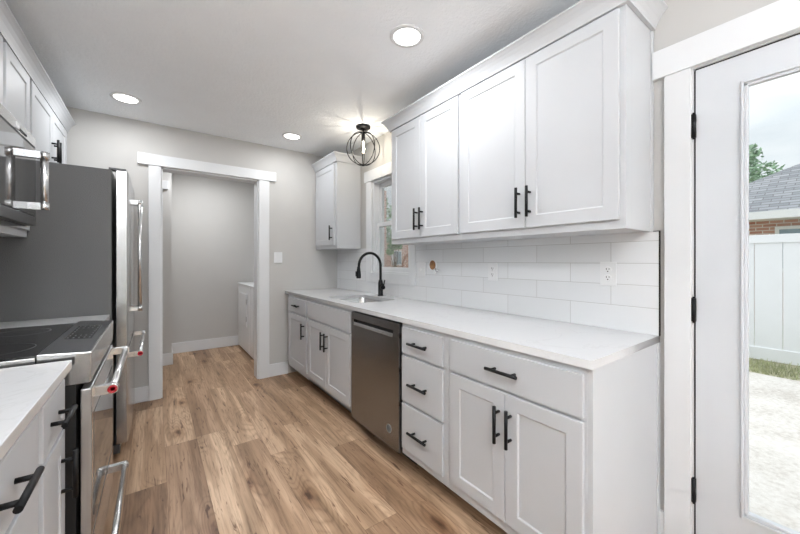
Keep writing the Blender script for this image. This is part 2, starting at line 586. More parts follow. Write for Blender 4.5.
def thing(name, label, cat, loc, group=None):
    o = bpy.data.objects.new(name, None)
    o.empty_display_size = 0.05
    COL.objects.link(o)
    o.location = loc
    return tag(o, label, cat, group)

def tag(o, label, cat, group=None, kind=None):
    o['label'] = label
    o['category'] = cat
    if group:
        o['group'] = group
    if kind:
        o['kind'] = kind
    return o

def struct(o, label=None):
    o['kind'] = 'structure'
    if label:
        o['label'] = label
    return o

# ================================================================== room shell
XL, XR, YB, YR, ZC = -0.857, 1.80, 3.73, -3.0, 2.475
WT = 0.13
LBK, LLX, LRX = 5.42, 0.166, 1.77
struct(B((XL - 0.2, XR + 0.14, YR - 0.2, LBK + 0.2, -0.06, 0.0)).build('floor', M['floor']), 'hickory plank floor in light tan and brown')
struct(B((XL - 0.2, XR + 0.14, YR - 0.2, LBK + 0.2, ZC, ZC + 0.1)).build('ceiling', M['ceil']), 'white textured ceiling')
struct(B((XL - 0.13, XL, YR, LBK + 0.1, 0, ZC)).build('wall_left', M['wall']), 'grey painted left wall')
DY0, DY1, DZ = -0.53, 0.405, 2.04
WY0, WY1, WZ0, WZ1 = 2.305, 2.935, 1.125, 2.056
struct(B((XR, XR + 0.13, YR, DY0, 0, ZC), (XR, XR + 0.13, DY0, DY1, DZ, ZC), (XR, XR + 0.13, DY1, WY0, 0, ZC),
         (XR, XR + 0.13, WY0, WY1, 0, WZ0), (XR, XR + 0.13, WY0, WY1, WZ1, ZC), (XR, XR + 0.13, WY1, LBK + 0.1, 0, ZC)).build('wall_right', M['wall']), 'grey painted right wall')
OX0, OX1, OZ = 0.048, 0.884, 2.092
struct(B((XL, OX0, YB, YB + WT, 0, ZC), (OX0, OX1, YB, YB + WT, OZ, ZC), (OX1, XR, YB, YB + WT, 0, ZC)).build('wall_back', M['wall']), 'grey back wall with cased opening')
# wall behind the camera: wide glazed opening added to let fill daylight in
struct(B((XL, -0.55, YR - 0.12, YR, 0, ZC), (1.5, XR, YR - 0.12, YR, 0, ZC), (-0.55, 1.5, YR - 0.12, YR, 2.2, ZC)).build('wall_rear', M['wall']), 'grey rear wall')
# laundry room beyond
struct(B((LLX, XR, LBK, LBK + 0.1, 0, ZC)).build('wall_laundry', M['wall']), 'grey laundry far wall')
struct(B((XL, LLX, 4.87, LBK, 0, ZC)).build('wall_closet', M['wall']), 'grey wall corner stepping out in the laundry')

# opening trim
t = bpy.data.objects.new('trim_1', None); COL.objects.link(t); t.location = (0.47, YB - 0.01, 0); struct(t, 'white casing around the laundry opening')
B((-0.043, OX0, YB - 0.018, YB, 0, 2.096)).build('casing', M['trim'], t, 0.002)
B((OX1, 0.991, YB - 0.018, YB, 0, 2.096)).build('casing', M['trim'], t, 0.002)
B((-0.121, 1.06, YB - 0.026, YB, 2.096, 2.194)).build('header', M['trim'], t, 0.002)
B((OX0, OX0 + 0.012, YB, YB + WT + 0.012, 0, OZ), (OX1 - 0.012, OX1, YB, YB + WT + 0.012, 0, OZ), (OX0, OX1, YB, YB + WT + 0.012, OZ - 0.012, OZ)).build('jamb', M['trim'], t)
# far door's trim in the laundry
struct(B((-0.25, 0.134, 4.846, 4.87, 2.094, 2.196)).build('trim_2', M['trim'], None, 0.002), 'end of a white door header in the laundry')
def base_board(name, label, *boxes):
    return struct(B(*boxes).build(name, M['trim'], None, 0.003), label)
base_board('baseboard_back', 'white baseboard on back wall', (XL, -0.043, YB - 0.014, YB, 0, 0.133), (0.991, 1.19, YB - 0.014, YB, 0, 0.133))
base_board('baseboard_laundry', 'white baseboard on laundry far wall', (LLX, XR, LBK - 0.014, LBK, 0, 0.14))
base_board('baseboard_closet', 'white baseboard on laundry wall corner', (XL, LLX + 0.014, 4.856, 4.87, 0, 0.14), (LLX, LLX + 0.014, 4.87, LBK - 0.014, 0, 0.14))
base_board('baseboard_right', 'white baseboard between cabinet and glass door', (XR - 0.014, XR, 0.497, 0.518, 0, 0.15))

# ------------------------------------------------------------------ glass door, right
t = bpy.data.objects.new('trim_3', None); COL.objects.link(t); t.location = (XR, 0, 0); struct(t, 'white casing around the glazed door')
B((XR - 0.02, XR, DY1 + 0.002, 0.496, 0, DZ)).build('casing', M['trim'], t, 0.002)
B((XR - 0.02, XR, -0.62, DY0, 0, DZ)).build('casing', M['trim'], t, 0.002)
B((XR - 0.026, XR, -0.68, 0.5375, DZ, 2.162)).build('header', M['trim'], t, 0.002)
B((XR - 0.001, XR + 0.13, DY1 - 0.003, DY1 + 0.002, 0, DZ), (XR, XR + 0.13, DY0, DY0 + 0.004, 0, DZ), (XR, XR + 0.13, DY0, DY1, DZ - 0.004, DZ)).build('jamb', M['trim'], t)
d1 = bpy.data.objects.new('door_1', None); COL.objects.link(d1); d1.location = (XR + 0.03, -0.06, 0.01); struct(d1, 'white glazed exterior door with black hinges')
SY1, SY0 = 0.396, -0.52
dx0, dx1 = XR + 0.006, XR + 0.05
GY1, GY0, GZ0, GZ1 = 0.256, -0.37, 0.278, 1.916
B((dx0, dx1, GY1, SY1, 0.012, 2.03), (dx0, dx1, SY0, GY0, 0.012, 2.03), (dx0, dx1, GY0, GY1, 0.012, GZ0), (dx0, dx1, GY0, GY1, GZ1, 2.03)).build('door_slab', M['doorpaint'], d1)
mb = MB()
for (ya, yb, za, zb) in ((GY1 - 0.001, GY1 + 0.008, GZ0 - 0.012, GZ1 + 0.012), (GY0 - 0.012, GY0, GZ0 - 0.012, GZ1 + 0.012), (GY0, GY1, GZ1, GZ1 + 0.012), (GY0, GY1, GZ0 - 0.012, GZ0)):
    mb.box(dx0 - 0.009, dx0, ya, yb, za, zb)
for (ya, yb, za, zb) in ((GY1 - 0.012, GY1, GZ0, GZ1), (GY0, GY0 + 0.012, GZ0, GZ1), (GY0, GY1, GZ1 - 0.012, GZ1), (GY0, GY1, GZ0, GZ0 + 0.012)):
    mb.box(dx0 - 0.003, dx0 + 0.017, ya, yb, za, zb)
mb.build('glazing_frame', M['doorpaint'], d1, 0.003)
o = B((dx0 + 0.018, dx0 + 0.024, GY0 + 0.002, GY1 - 0.002, GZ0 + 0.002, GZ1 - 0.002)).build('glass_pane', M['glass'], d1)
o['label'] = 'clear glass pane'
for zc in (1.80, 1.042, 0.297):
    mb = MB()
    mb.cyl((XR - 0.006, 0.4005, zc - 0.048), (XR - 0.006, 0.4005, zc + 0.048), 0.0075, 14)
    mb.cyl((XR - 0.006, 0.4005, zc - 0.054), (XR - 0.006, 0.4005, zc + 0.054), 0.004, 10)
    mb.box(XR - 0.002, XR + 0.0062, 0.394, 0.4005, zc - 0.047, zc + 0.047)
    h = mb.build('hinge', M['black'], d1)
    h['label'] = 'black hinge'
B((dx0 + 0.001, dx1, SY1, SY1 + 0.0055, 0.012, 2.03), (dx0 + 0.001, dx1, SY0, SY1, 2.03, 2.0355)).build('weatherstrip', M['blackplastic'], d1)
mb = MB()
mb.lathe([(0.03, 0), (0.03, 0.008), (0.012, 0.012), (0.012, 0.045), (0.027, 0.05), (0.027, 0.075), (0.015, 0.082)], (dx0, -0.46, 1.0), 'x', 24)
for v in mb.bm.verts:
    v.co.x = 2 * dx0 - v.co.x
mb.build('door_knob', M['black'], d1)
struct(B((XR - 0.0, XR + 0.16, DY0 + 0.004, DY1 - 0.003, 0.0, 0.011)).build('trim_4', M['steel'], None, 0.002), 'metal door sill')

# ------------------------------------------------------------------ window over the sink
t = bpy.data.objects.new('trim_5', None); COL.objects.link(t); t.location = (XR, 2.62, 1.03); struct(t, 'white casing around the kitchen window')
B((XR - 0.022, XR, WY1, 3.025, 1.03, WZ1)).build('casing', M['trim'], t, 0.002)
B((XR - 0.022, XR, 2.215, WY0, 1.03, WZ1)).build('casing', M['trim'], t, 0.002)
B((XR - 0.022, XR, WY0, WY1, 1.03, WZ0)).build('apron', M['trim'], t, 0.002)
B((XR - 0.028, XR, 2.195, 3.06, WZ1, 2.166)).build('header', M['trim'], t, 0.002)
wd = bpy.data.objects.new('window_1', None); COL.objects.link(wd); wd.location = (XR + 0.06, 2.62, WZ0); struct(wd, 'white double hung window above the sink')
jb = 0.022
B((XR, XR + 0.13, WY0, WY0 + jb, WZ0, WZ1), (XR, XR + 0.13, WY1 - jb, WY1, WZ0, WZ1), (XR, XR + 0.13, WY0 + jb, WY1 - jb, WZ1 - jb, WZ1), (XR, XR + 0.13, WY0 + jb, WY1 - jb, WZ0, WZ0 + 0.015)).build('window_frame', M['trim'], wd, 0.002)
def sash(x0, x1, z0, z1, nm):
    a, b2 = WY0 + jb, WY1 - jb
    s = 0.042
    mb = B((x0, x1, a, a + s, z0, z1), (x0, x1, b2 - s, b2, z0, z1), (x0, x1, a + s, b2 - s, z0, z0 + s), (x0, x1, a + s, b2 - s, z1 - s, z1))
    o = mb.build(nm, M['trim'], wd, 0.003)
    B(((x0 + x1) / 2 - 0.003, (x0 + x1) / 2 + 0.003, a + s, b2 - s, z0 + s, z1 - s)).build('glass_pane', M['glass'], o)
sash(XR + 0.035, XR + 0.063, WZ0 + 0.015, 1.63, 'lower_sash')
sash(XR + 0.068, XR + 0.096, 1.59, WZ1 - jb, 'upper_sash')

# added glazing behind the camera, lets sky light in as fill
wr = bpy.data.objects.new('added_window', None); COL.objects.link(wr); wr.location = (0.47, YR - 0.06, 0); struct(wr, 'added wide glazed opening behind the viewer for fill daylight')
mb = B((-0.55, -0.5, YR - 0.1, YR - 0.02, 0, 2.2), (1.45, 1.5, YR - 0.1, YR - 0.02, 0, 2.2), (0.445, 0.505, YR - 0.1, YR - 0.02, 0.05, 2.15), (-0.5, 1.45, YR - 0.1, YR - 0.02, 0, 0.05), (-0.5, 1.45, YR - 0.1, YR - 0.02, 2.15, 2.2))
mb.build('window_frame', M['trim'], wr)
B((-0.5, 0.445, YR - 0.063, YR - 0.057, 0.05, 2.15)).build('glass_pane', M['glass'], wr)
B((0.505, 1.45, YR - 0.063, YR - 0.057, 0.05, 2.15)).build('glass_pane', M['glass'], wr)

# ------------------------------------------------------------------ backsplash
bs = bpy.data.objects.new('trim_6', None); COL.objects.link(bs); bs.location = (XR, 2.1, 0.914); struct(bs, 'white subway tile backsplash with black edge strip')
B((1.790, XR, 0.517, 2.2148, 0.914, 1.3735), (1.790, XR, 2.2148, 3.0252, 0.914, 1.0298), (1.790, XR, 3.0252, YB, 0.914, 1.3735)).build('tile', M['tile'], bs)
o = B((1.7885, XR, 0.5135, 0.517, 0.914, 1.377), (1.7885, XR, 0.517, 0.56, 1.3735, 1.377)).build('edge_strip', M['black'], bs)
o['label'] = 'black metal edge strip'

# ================================================================== cabinets
def pull(parent, x, d, yc, zc, orient, L=0.152, sp=0.096):
    """bar pull standing off the front at x, facing d"""
    mb = MB()
    xb = x + d * 0.032
    if orient == 'v':
        mb.cyl((xb, yc, zc - L / 2), (xb, yc, zc + L / 2), 0.0072, 14)
        for k in (-1, 1):
            mb.cyl((x, yc, zc + k * sp / 2), (xb, yc, zc + k * sp / 2), 0.006, 12)
    else:
        mb.cyl((xb, yc - L / 2, zc), (xb, yc + L / 2, zc), 0.0072, 14)
        for k in (-1, 1):
            mb.cyl((x, yc + k * sp / 2, zc), (xb, yc + k * sp / 2, zc), 0.006, 12)
    return mb.build('handle', M['black'], parent)

def cabinet(name, label, cat, y0, y1, z0, z1, xw, xf, d, fronts, toe=False, hollow=False, group=None, extra=None):
    """xw wall side, xf face-frame plane, d outward direction in x"""
    root = thing(name, label, cat, ((xw + xf) / 2, (y0 + y1) / 2, 0 if toe else z0), group)
    zb = toe if toe else z0
    if hollow:
        mb = B((xw, xf, y0, y0 + 0.018, zb, z1), (xw, xf, y1 - 0.018, y1, zb, z1), (xw, xf, y0 + 0.018, y1 - 0.018, zb, zb + 0.018),
               (xf, xf - d * 0.02, y0 + 0.018, y1 - 0.018, zb, z1), (xw, xw + d * 0.006, y0 + 0.018, y1 - 0.018, zb, z1))
    else:
        mb = B((xw, xf, y0, y1, zb, z1))
    mb.build('body', M['cab'], root, 0.0015)
    if toe:
        B((xw, xf - d * 0.13, y0, y1, 0, toe)).build('toe_kick', M['cab'], root)
    for f in fronts:
        kind, ya, yb, za, zb2, hs = f
        mb = MB()
        mb.front(xf + d * 0.0155, 0.015, ya, yb, za, zb2, d, 0.058 if kind == 'door' else None)
        o = mb.build(kind, M['cab'], root, 0.0022)
        for h in hs:
            pull(o, xf + d * 0.0155, d, h[1], h[2], h[0])
    if extra:
        extra(root)
    return root

FX = 1.176           # right run face-frame plane
RW = XR - 0.002
def end_panel(root):
    B((FX, RW, 0.520, 0.5385, 0.0, 0.884)).build('end_panel', M['cab'], root, 0.0015)
    B((1.775, RW - 0.001, 0.5135, 0.520, 0.0, 0.884)).build('scribe_strip', M['cab'], root)
cabinet('base_cabinet', 'white base cabinet at the near counter end, wide drawer over two doors', 'cabinet', 0.5385, 1.200, 0, 0.884, RW, FX, -1, [
    ('drawer', 0.5465, 1.1692, 0.7114, 0.8599, [('h', 0.8573, 0.7896)]),
    ('door', 0.8588, 1.1692, 0.1659, 0.6975, [('v', 0.8856, 0.5683)]),
    ('door', 0.5465, 0.8559, 0.1659, 0.6975, [('v', 0.8281, 0.5683)])], 0.118, extra=end_panel)
cabinet('drawer_cabinet', 'white stack of three drawers between dishwasher and wide two-door cabinet', 'cabinet', 1.201, 1.581, 0, 0.884, RW, FX, -1, [
    ('drawer', 1.2286, 1.5682, 0.7114, 0.8599, [('h', 1.3999, 0.7837)]),
    ('drawer', 1.2286, 1.5682, 0.4362, 0.6955, [('h', 1.3999, 0.556)]),
    ('drawer', 1.2286, 1.5682, 0.1609, 0.4203, [('h', 1.3999, 0.2887)])], 0.118)
cabinet('sink_cabinet', 'white sink base cabinet with plain false front over two doors, left of dishwasher', 'cabinet', 2.189, 3.074, 0, 0.884, RW, FX, -1, [
    ('false_front', 2.2176, 3.0551, 0.7114, 0.8599, []),
    ('door', 2.6448, 3.0551, 0.1659, 0.6975, [('v', 2.6809, 0.5654)]),
    ('door', 2.2176, 2.6418, 0.1659, 0.6975, [('v', 2.6057, 0.5654)])], 0.118, hollow=True)
cabinet('base_cabinet', 'white base cabinet in the far corner, one drawer over one door', 'cabinet', 3.075, 3.652, 0, 0.884, RW, FX, -1, [
    ('drawer', 3.0967, 3.6184, 0.7114, 0.8599, [('h', 3.3363, 0.7896)]),
    ('door', 3.0967, 3.6184, 0.1659, 0.6975, [('v', 3.1432, 0.5668)])], 0.118)

# countertop with rounded sink cut-out (filled 2D curve turned into a mesh)
def slab_with_hole(name, outer, hole, rad, z0, z1, mat):
    cu = bpy.data.curves.new(name, 'CURVE')
    cu.dimensions = '2D'
    cu.fill_mode = 'BOTH'
    cu.extrude = (z1 - z0) / 2
    def poly(pts):
        s = cu.splines.new('POLY')
        s.points.add(len(pts) - 1)
        for q, c in zip(s.points, pts):
            q.co = (c[0], c[1], 0, 1)
        s.use_cyclic_u = True
    poly(outer)
    if hole:
        poly(rrect(*hole, rad))
    tmp = bpy.data.objects.new(name, cu)
    COL.objects.link(tmp)
    dg = bpy.context.evaluated_depsgraph_get()
    me = bpy.data.meshes.new_from_object(tmp.evaluated_get(dg))
    bpy.data.objects.remove(tmp)
    bpy.data.curves.remove(cu)
    me.materials.clear()
    me.materials.append(mat)
    o = bpy.data.objects.new(name, me)
    COL.objects.link(o)
    o.location = (0, 0, (z0 + z1) / 2)
    return o
def rrect(x0, x1, y0, y1, r, n=6):
    pts = []
    for cx, cy, a0 in ((x1 - r, y1 - r, 0), (x0 + r, y1 - r, 90), (x0 + r, y0 + r, 180), (x1 - r, y0 + r, 270)):
        for k in range(n + 1):
            a = R(a0 + 90 * k / n)
            pts.append((cx + r * math.cos(a), cy + r * math.sin(a)))
    return pts
SINK = (1.277, 1.650, 2.290, 2.870)
o = slab_with_hole('countertop', [(1.1605, 0.5165), (1.7985, 0.5165), (1.7985, 3.7285), (1.1605, 3.7285)], SINK, 0.05, 0.8845, 0.914, M['quartz'])
tag(o, 'long white quartz countertop with sink cut-out along the right wall', 'countertop')

# sink
sk = thing('sink', 'stainless undermount sink basin set in the long white countertop', 'sink', (1.46, 2.58, 0.67))
mb = MB()
levels = [(0.010, 0.8838), (-0.004, 0.8838), (-0.006, 0.70), (-0.03, 0.675), (-0.07, 0.668)]
rings = []
for off, z in levels:
    pts = rrect(SINK[0] - off, SINK[1] + off, SINK[2] - off, SINK[3] + off, 0.05 + min(off, 0.0) * 0.3)
    rings.append([mb.bm.verts.new((x, y, z)) for x, y in pts])
for A_, B_ in zip(rings, rings[1:]):
    n = len(A_)
    for k in range(n):
        f = mb.bm.faces.new((A_[k], A_[(k + 1) % n], B_[(k + 1) % n], B_[k])); f.smooth = True
mb.bm.faces.new(rings[-1])
mb.build('basin', M['sinksteel'], sk)
mb = MB()
mb.lathe([(0.043, 0.0005), (0.043, 0.004), (0.034, 0.005), (0.028, 0.002), (0.0, 0.002)][:4], (1.47, 2.58, 0.668), 'z', 28)
mb.build('drain', M['chrome'], sk)

# faucet
fx, fy = 1.722, 2.662
fa = thing('faucet', 'matte black gooseneck pull-down faucet behind the sink', 'faucet', (fx, fy, 0.914))
mb = MB()
mb.lathe([(0.027, 0.0), (0.027, 0.006), (0.0235, 0.010), (0.0235, 0.115), (0.020, 0.135), (0.0155, 0.150)], (fx, fy, 0.9145), 'z', 24)
mb.build('faucet_body', M['black'], fa)
ar = 0.116
pts = [(fx, fy, 0.914 + 0.14 + 0.02 * k) for k in range(8)]
zc = 0.914 + 0.285
pts += [(fx - ar + ar * math.cos(a), fy, zc + ar * math.sin(a)) for a in [PI * k / 20 for k in range(1, 20)]]
pts += [(fx - 2 * ar, fy, zc), (fx - 2 * ar - 0.003, fy, zc - 0.02)]
mb = MB(); mb.tube(pts, 0.0125, 16); mb.build('spout', M['black'], fa)
mb = MB()
mb.lathe([(0.014, 0.0), (0.0155, -0.01), (0.0175, -0.03), (0.0215, -0.07), (0.0215, -0.098), (0.017, -0.102)], (fx - 2 * ar - 0.003, fy, zc - 0.012), 'z', 24)
mb.box(fx - 2 * ar - 0.031, fx - 2 * ar - 0.021, fy - 0.009, fy + 0.009, zc - 0.095, zc - 0.05)
mb.build('spray_head', M['black'], fa)
mb = MB()
mb.cyl((fx, fy - 0.02, 0.995), (fx, fy - 0.052, 0.995), 0.019, 20)
mb.tube([(fx, fy - 0.045, 1.0), (fx + 0.006, fy - 0.05, 1.03), (fx + 0.012, fy - 0.054, 1.065)], [0.007, 0.006, 0.0055], 10)
mb.build('lever', M['black'], fa)

# dishwasher
dw = thing('dishwasher', 'stainless dishwasher with pocket handle between sink cabinet and drawer stack', 'dishwasher', (1.48, 1.905, 0))
B((1.20, RW, 1.586, 2.184, 0.12, 0.878)).build('tub', M['blackplastic'], dw)
DX = 1.158
dy0, dy1 = 1.5935, 2.181
mb = B((DX, 1.198, dy0, dy1, 0.108, 0.782), (DX, 1.198, dy0, dy1, 0.826, 0.874), (DX, 1.198, dy0, 1.654, 0.782, 0.826), (DX, 1.198, 2.146, dy1, 0.782, 0.826), (1.186, 1.198, 1.654, 2.146, 0.782, 0.826))
mb.build('door', M['steel_dw'], dw, 0.0012)
mb = MB()
mb.hexa([(DX - 0.003, 1.655, 0.783), (1.180, 1.655, 0.783), (1.180, 2.145, 0.783), (DX - 0.003, 2.145, 0.783), (DX + 0.001, 1.655, 0.806), (1.18, 1.655, 0.795), (1.18, 2.145, 0.795), (DX + 0.001, 2.145, 0.806)])
mb.build('pocket_handle', M['steel_bright'], dw, 0.0015)
B((1.1845, 1.1862, 1.656, 2.144, 0.796, 0.825)).build('pocket_recess', M['blackplastic'], dw)
B((1.29, RW - 0.01, 1.59, 2.18, 0.0, 0.119)).build('toe_panel', M['blackplastic'], dw)
mb = MB()
mb.lathe([(0.0255, 0.0), (0.0255, 0.0012), (0.021, 0.0012), (0.021, 0.0)], (DX - 0.0012, 1.696, 0.218), 'x', 36)
for a0 in (0.4, 2.2, 4.1):
    mb.tube([(DX - 0.0006, 1.696 + 0.013 * math.cos(a0 + q * 0.28), 0.218 + 0.013 * math.sin(a0 + q * 0.28)) for q in range(6)], 0.0014, 6)
o = mb.build('round_badge', M['whiteplastic'], dw)
o['label'] = 'pale round ring badge'
for z in (0.80, 0.60, 0.40):
    B((DX + 0.004, DX + 0.018, 1.584, 1.593, z - 0.012, z + 0.012)).build('side_clip', M['blackplastic'], dw)

# ------------------------------------------------------------------ right wall cabinets
UX, UZ0, UZ1 = 1.5205, 1.374, 2.30
ub = [1.411, 2.262]
def upscribe(root):
    B((1.783, RW - 0.001, 0.538, 0.547, UZ0, UZ1 - 0.035)).build('scribe_strip', M['cab'], root)
cabinet('wall_cabinet', 'large white two-door wall cabinet nearest the glazed door', 'cabinet', 0.547, 1.4395, UZ0, UZ1, RW, UX, -1, [
    ('door', 0.568, 0.9885, *ub, [('v', 0.962, 1.537)]),
    ('door', 0.9915, 1.428, *ub, [('v', 1.022, 1.537)])], extra=upscribe)
cabinet('wall_cabinet', 'white two-door wall cabinet just right of the kitchen window', 'cabinet', 1.4405, 2.190, UZ0, UZ1, RW, UX, -1, [
    ('door', 1.456, 1.8165, *ub, [('v', 1.790, 1.537)]),
    ('door', 1.8195, 2.166, *ub, [('v', 1.848, 1.537)])])
cprof = [(-0.012, 2.270), (0.003, 2.270), (0.004, 2.277), (0.009, 2.290), (0.017, 2.307), (0.028, 2.324), (0.040, 2.336), (0.047, 2.341), (0.047, 2.350), (-0.012, 2.350)]
def crown(name, label, path):
    mb = MB()
    mb.sweep(path, cprof)
    return tag(mb.build(name, M['cab']), label, 'moulding')
# path order so that left-hand offset points outward
CF = UX - 0.013
crown('crown_molding', 'white cove crown moulding on top of the four-door wall cabinets at right', [(RW, 0.534), (CF, 0.534), (CF, 2.203), (RW, 2.203)][::-1][::-1])
cabinet('wall_cabinet', 'small white single-door wall cabinet in the corner left of the window', 'cabinet', 3.175, 3.726, UZ0, UZ1, RW, UX, -1, [
    ('door', 3.222, 3.712, *ub, [('v', 3.262, 1.537)])])
crown('crown_molding', 'white cove crown moulding on the small corner wall cabinet', [(RW, 3.162), (CF, 3.162), (CF, 3.728)])

# ------------------------------------------------------------------ left run
LF, LW = -0.2525, XL + 0.003
cabinet('drawer_cabinet', 'white three-drawer base cabinet nearest the viewer on the left', 'cabinet', 0.745, 1.248, 0, 0.884, LW, LF, 1, [
    ('drawer', 0.775, 1.228, 0.706, 0.856, [('h', 1.000, 0.780)]),
    ('drawer', 0.775, 1.228, 0.428, 0.690, [('h', 1.000, 0.549)]),
    ('drawer', 0.775, 1.228, 0.150, 0.412, [('h', 1.000, 0.279)])], 0.118)
cabinet('base_cabinet', 'narrow white base cabinet right beside the range, drawer over door', 'cabinet', 1.2495, 1.549, 0, 0.884, LW, LF, 1, [
    ('drawer', 1.275, 1.540, 0.706, 0.856, [('h', 1.400, 0.779)]),
    ('door', 1.275, 1.540, 0.155, 0.692, [('v', 1.485, 0.563)])], 0.118)
tag(B((LW, -0.2218, 0.745, 1.5505, 0.8845, 0.914)).build('countertop', M['quartz'], None, 0.002), 'white quartz countertop in the near left corner', 'countertop')
cabinet('base_cabinet', 'slim white base cabinet hidden between range and refrigerator', 'cabinet', 2.350, 2.722, 0, 0.884, LW, LF, 1, [
    ('drawer', 2.372, 2.700, 0.706, 0.856, [('h', 2.536, 0.782)]),
    ('door', 2.372, 2.700, 0.155, 0.692, [('v', 2.66, 0.552)])], 0.118)
tag(B((LW, -0.2218, 2.349, 2.724, 0.8845, 0.914)).build('countertop', M['quartz'], None, 0.002), 'short strip of white countertop between range and refrigerator', 'countertop')

# range
RY0, RY1, RF = 1.575, 2.335, -0.175
rg = thing('range', 'stainless slide-in range with black glass cooktop, left of the refrigerator', 'stove', (-0.5, 1.955, 0))
B((LW + 0.03, -0.216, RY0 + 0.002, RY1 - 0.002, 0.06, 0.905)).build('body', M['blackplastic'], rg)
B((LW + 0.05, -0.33, RY0 + 0.02, RY1 - 0.02, 0.0, 0.06)).build('plinth', M['blackplastic'], rg)
# cooktop: steel rim + glass
B((LW + 0.01, -0.312, RY0, RY1, 0.905, 0.929)).build('cooktop_rim', M['steel'], rg, 0.002)
ck = B((LW + 0.03, -0.314, RY0 + 0.016, RY1 - 0.016, 0.929, 0.9325)).build('glass_cooktop', M['blackglass'], rg, 0.001)
for bx, by, br in ((-0.46, 1.77, 0.11), (-0.46, 2.14, 0.085), (-0.70, 1.77, 0.08), (-0.70, 2.14, 0.11)):
    mb = MB()
    mb.tube([(bx + br * math.cos(q * PI / 24), by + br * math.sin(q * PI / 24), 0.9326) for q in range(48)], 0.0009, 5, True)
    mb.build('burner_ring', M['darkgrey'], ck)
# control block with gently sloping top
mb = MB()
mb.hexa([(-0.310, RY0, 0.822), (RF - 0.004, RY0, 0.822), (RF - 0.004, RY1, 0.822), (-0.310, RY1, 0.822), (-0.310, RY0, 0.938), (RF, RY0, 0.928), (RF, RY1, 0.928), (-0.310, RY1, 0.938)])
cb = mb.build('control_block', M['steel'], rg, 0.003)
mb = MB()
mb.hexa([(-0.306, RY0 + 0.006, 0.9372), (RF - 0.006, RY0 + 0.006, 0.9277), (RF - 0.006, RY1 - 0.006, 0.9277), (-0.306, RY1 - 0.006, 0.9372), (-0.306, RY0 + 0.006, 0.9395), (RF - 0.006, RY0 + 0.006, 0.930), (RF - 0.006, RY1 - 0.006, 0.930), (-0.306, RY1 - 0.006, 0.9395)])
o = mb.build('control_panel', M['darkgrey'], rg)
mb = MB()
mb.hexa([(-0.285, 1.83, 0.9365), (-0.205, 1.83, 0.929), (-0.205, 2.16, 0.929), (-0.285, 2.16, 0.9365), (-0.285, 1.83, 0.9382), (-0.205, 1.83, 0.9330), (-0.205, 2.16, 0.9330), (-0.285, 2.16, 0.9382)])
dp = mb.build('display', M['blackglass'], rg)
for i in range(5):
    for j in range(7):
        if 2 <= j <= 4 and 1 <= i <= 3:
            continue
        x = -0.277 + 0.016 * i
        z = 0.9384 - (x + 0.285) / 0.08 * 0.0052
        y = 1.85 + 0.048 * j
        B((x - 0.002, x + 0.002, y - 0.010, y + 0.010, z - 0.0008, z + 0.0006)).build('touch_key', M['keygrey'], dp)
# oven door, storage drawer
od = B((-0.206, RF - 0.003, RY0 + 0.006, RY1 - 0.006, 0.285, 0.800)).build('oven_door', M['steel_dull'], rg, 0.003)
B((RF - 0.003, RF - 0.001, RY0 + 0.009, RY1 - 0.009, 0.288, 0.797)).build('front_skin', M['steel_mirror'], od)
B((RF - 0.0015, RF + 0.0005, RY0 + 0.05, RY1 - 0.05, 0.33, 0.70)).build('door_window', M['doorglass'], od)
dr = B((-0.206, RF - 0.003, RY0 + 0.006, RY1 - 0.006, 0.075, 0.275)).build('warming_drawer', M['steel_dull'], rg, 0.003)
B((RF - 0.003, RF - 0.001, RY0 + 0.009, RY1 - 0.009, 0.078, 0.272)).build('front_skin', M['steel_mirror'], dr)
def pro_handle(parent, x, y0, y1, z, off, r, medal, ph=0.016):
    mb = MB()
    xb = x + off
    mb.cyl((xb, y0 + 0.004, z), (xb, y1 - 0.004, z), r, 20)
    for ya in (y0, y1 - 0.03):
        mb.box(x, xb - r * 0.3, ya, ya + 0.03, z - ph, z + ph)
        mb.cyl((xb, ya - 0.001, z), (xb, ya + 0.031, z), r + 0.005, 22)
    h = mb.build('handle', M['steel_bright'], parent)
    h['label'] = 'stainless tubular handle'
    if medal:
        mb = MB()
        mb.lathe([(r + 0.002, 0.0), (r + 0.002, -0.002), (r * 0.5, -0.002), (r * 0.5, 0.0)], (xb, y0 - 0.001, z), 'y', 24)
        a = mb.build('medallion', M['red'], h)
        a['label'] = 'red ring medallion on the handle end'
    return h
pro_handle(od, RF - 0.001, 1.612, 2.298, 0.775, 0.052, 0.0125, True)
pro_handle(dr, RF - 0.001, 1.612, 2.298, 0.168, 0.050, 0.0115, False)

# refrigerator
FY0, FY1 = 2.742, 3.656
fr = thing('refrigerator', 'tall refrigerator with dark grey side and stainless french doors', 'refrigerator', (-0.5, 3.2, 0))
B((LW + 0.01, -0.215, FY0, FY1, 0.03, 1.812)).build('body', M['fridgeside'], fr, 0.004)
B((LW + 0.06, -0.26, FY0 + 0.02, FY1 - 0.02, 0.0, 0.03)).build('feet_rail', M['blackplastic'], fr)
B((-0.212, -0.175, FY0 + 0.004, FY1 - 0.004, 0.032, 0.088)).build('toe_grille', M['darkgrey'], fr, 0.002)
def convex_door(y0, y1, z0, z1, x0, x1, curve):
    mb = MB()
    n = 10
    A_, B_ = [], []
    ring = [(x0, y0)] + [(x1 + curve * (1 - (2 * k / n - 1) ** 2) - (0.004 if k in (0, n) else 0), y0 + (y1 - y0) * k / n) for k in range(n + 1)] + [(x0, y1)]
    lo = [mb.bm.verts.new((x, y, z0)) for x, y in ring]
    hi = [mb.bm.verts.new((x, y, z1)) for x, y in ring]
    m_ = len(ring)
    for k in range(m_):
        mb.bm.faces.new((lo[k], lo[(k + 1) % m_], hi[(k + 1) % m_], hi[k]))
    mb.bm.faces.new(lo[::-1]); mb.bm.faces.new(hi)
    return mb
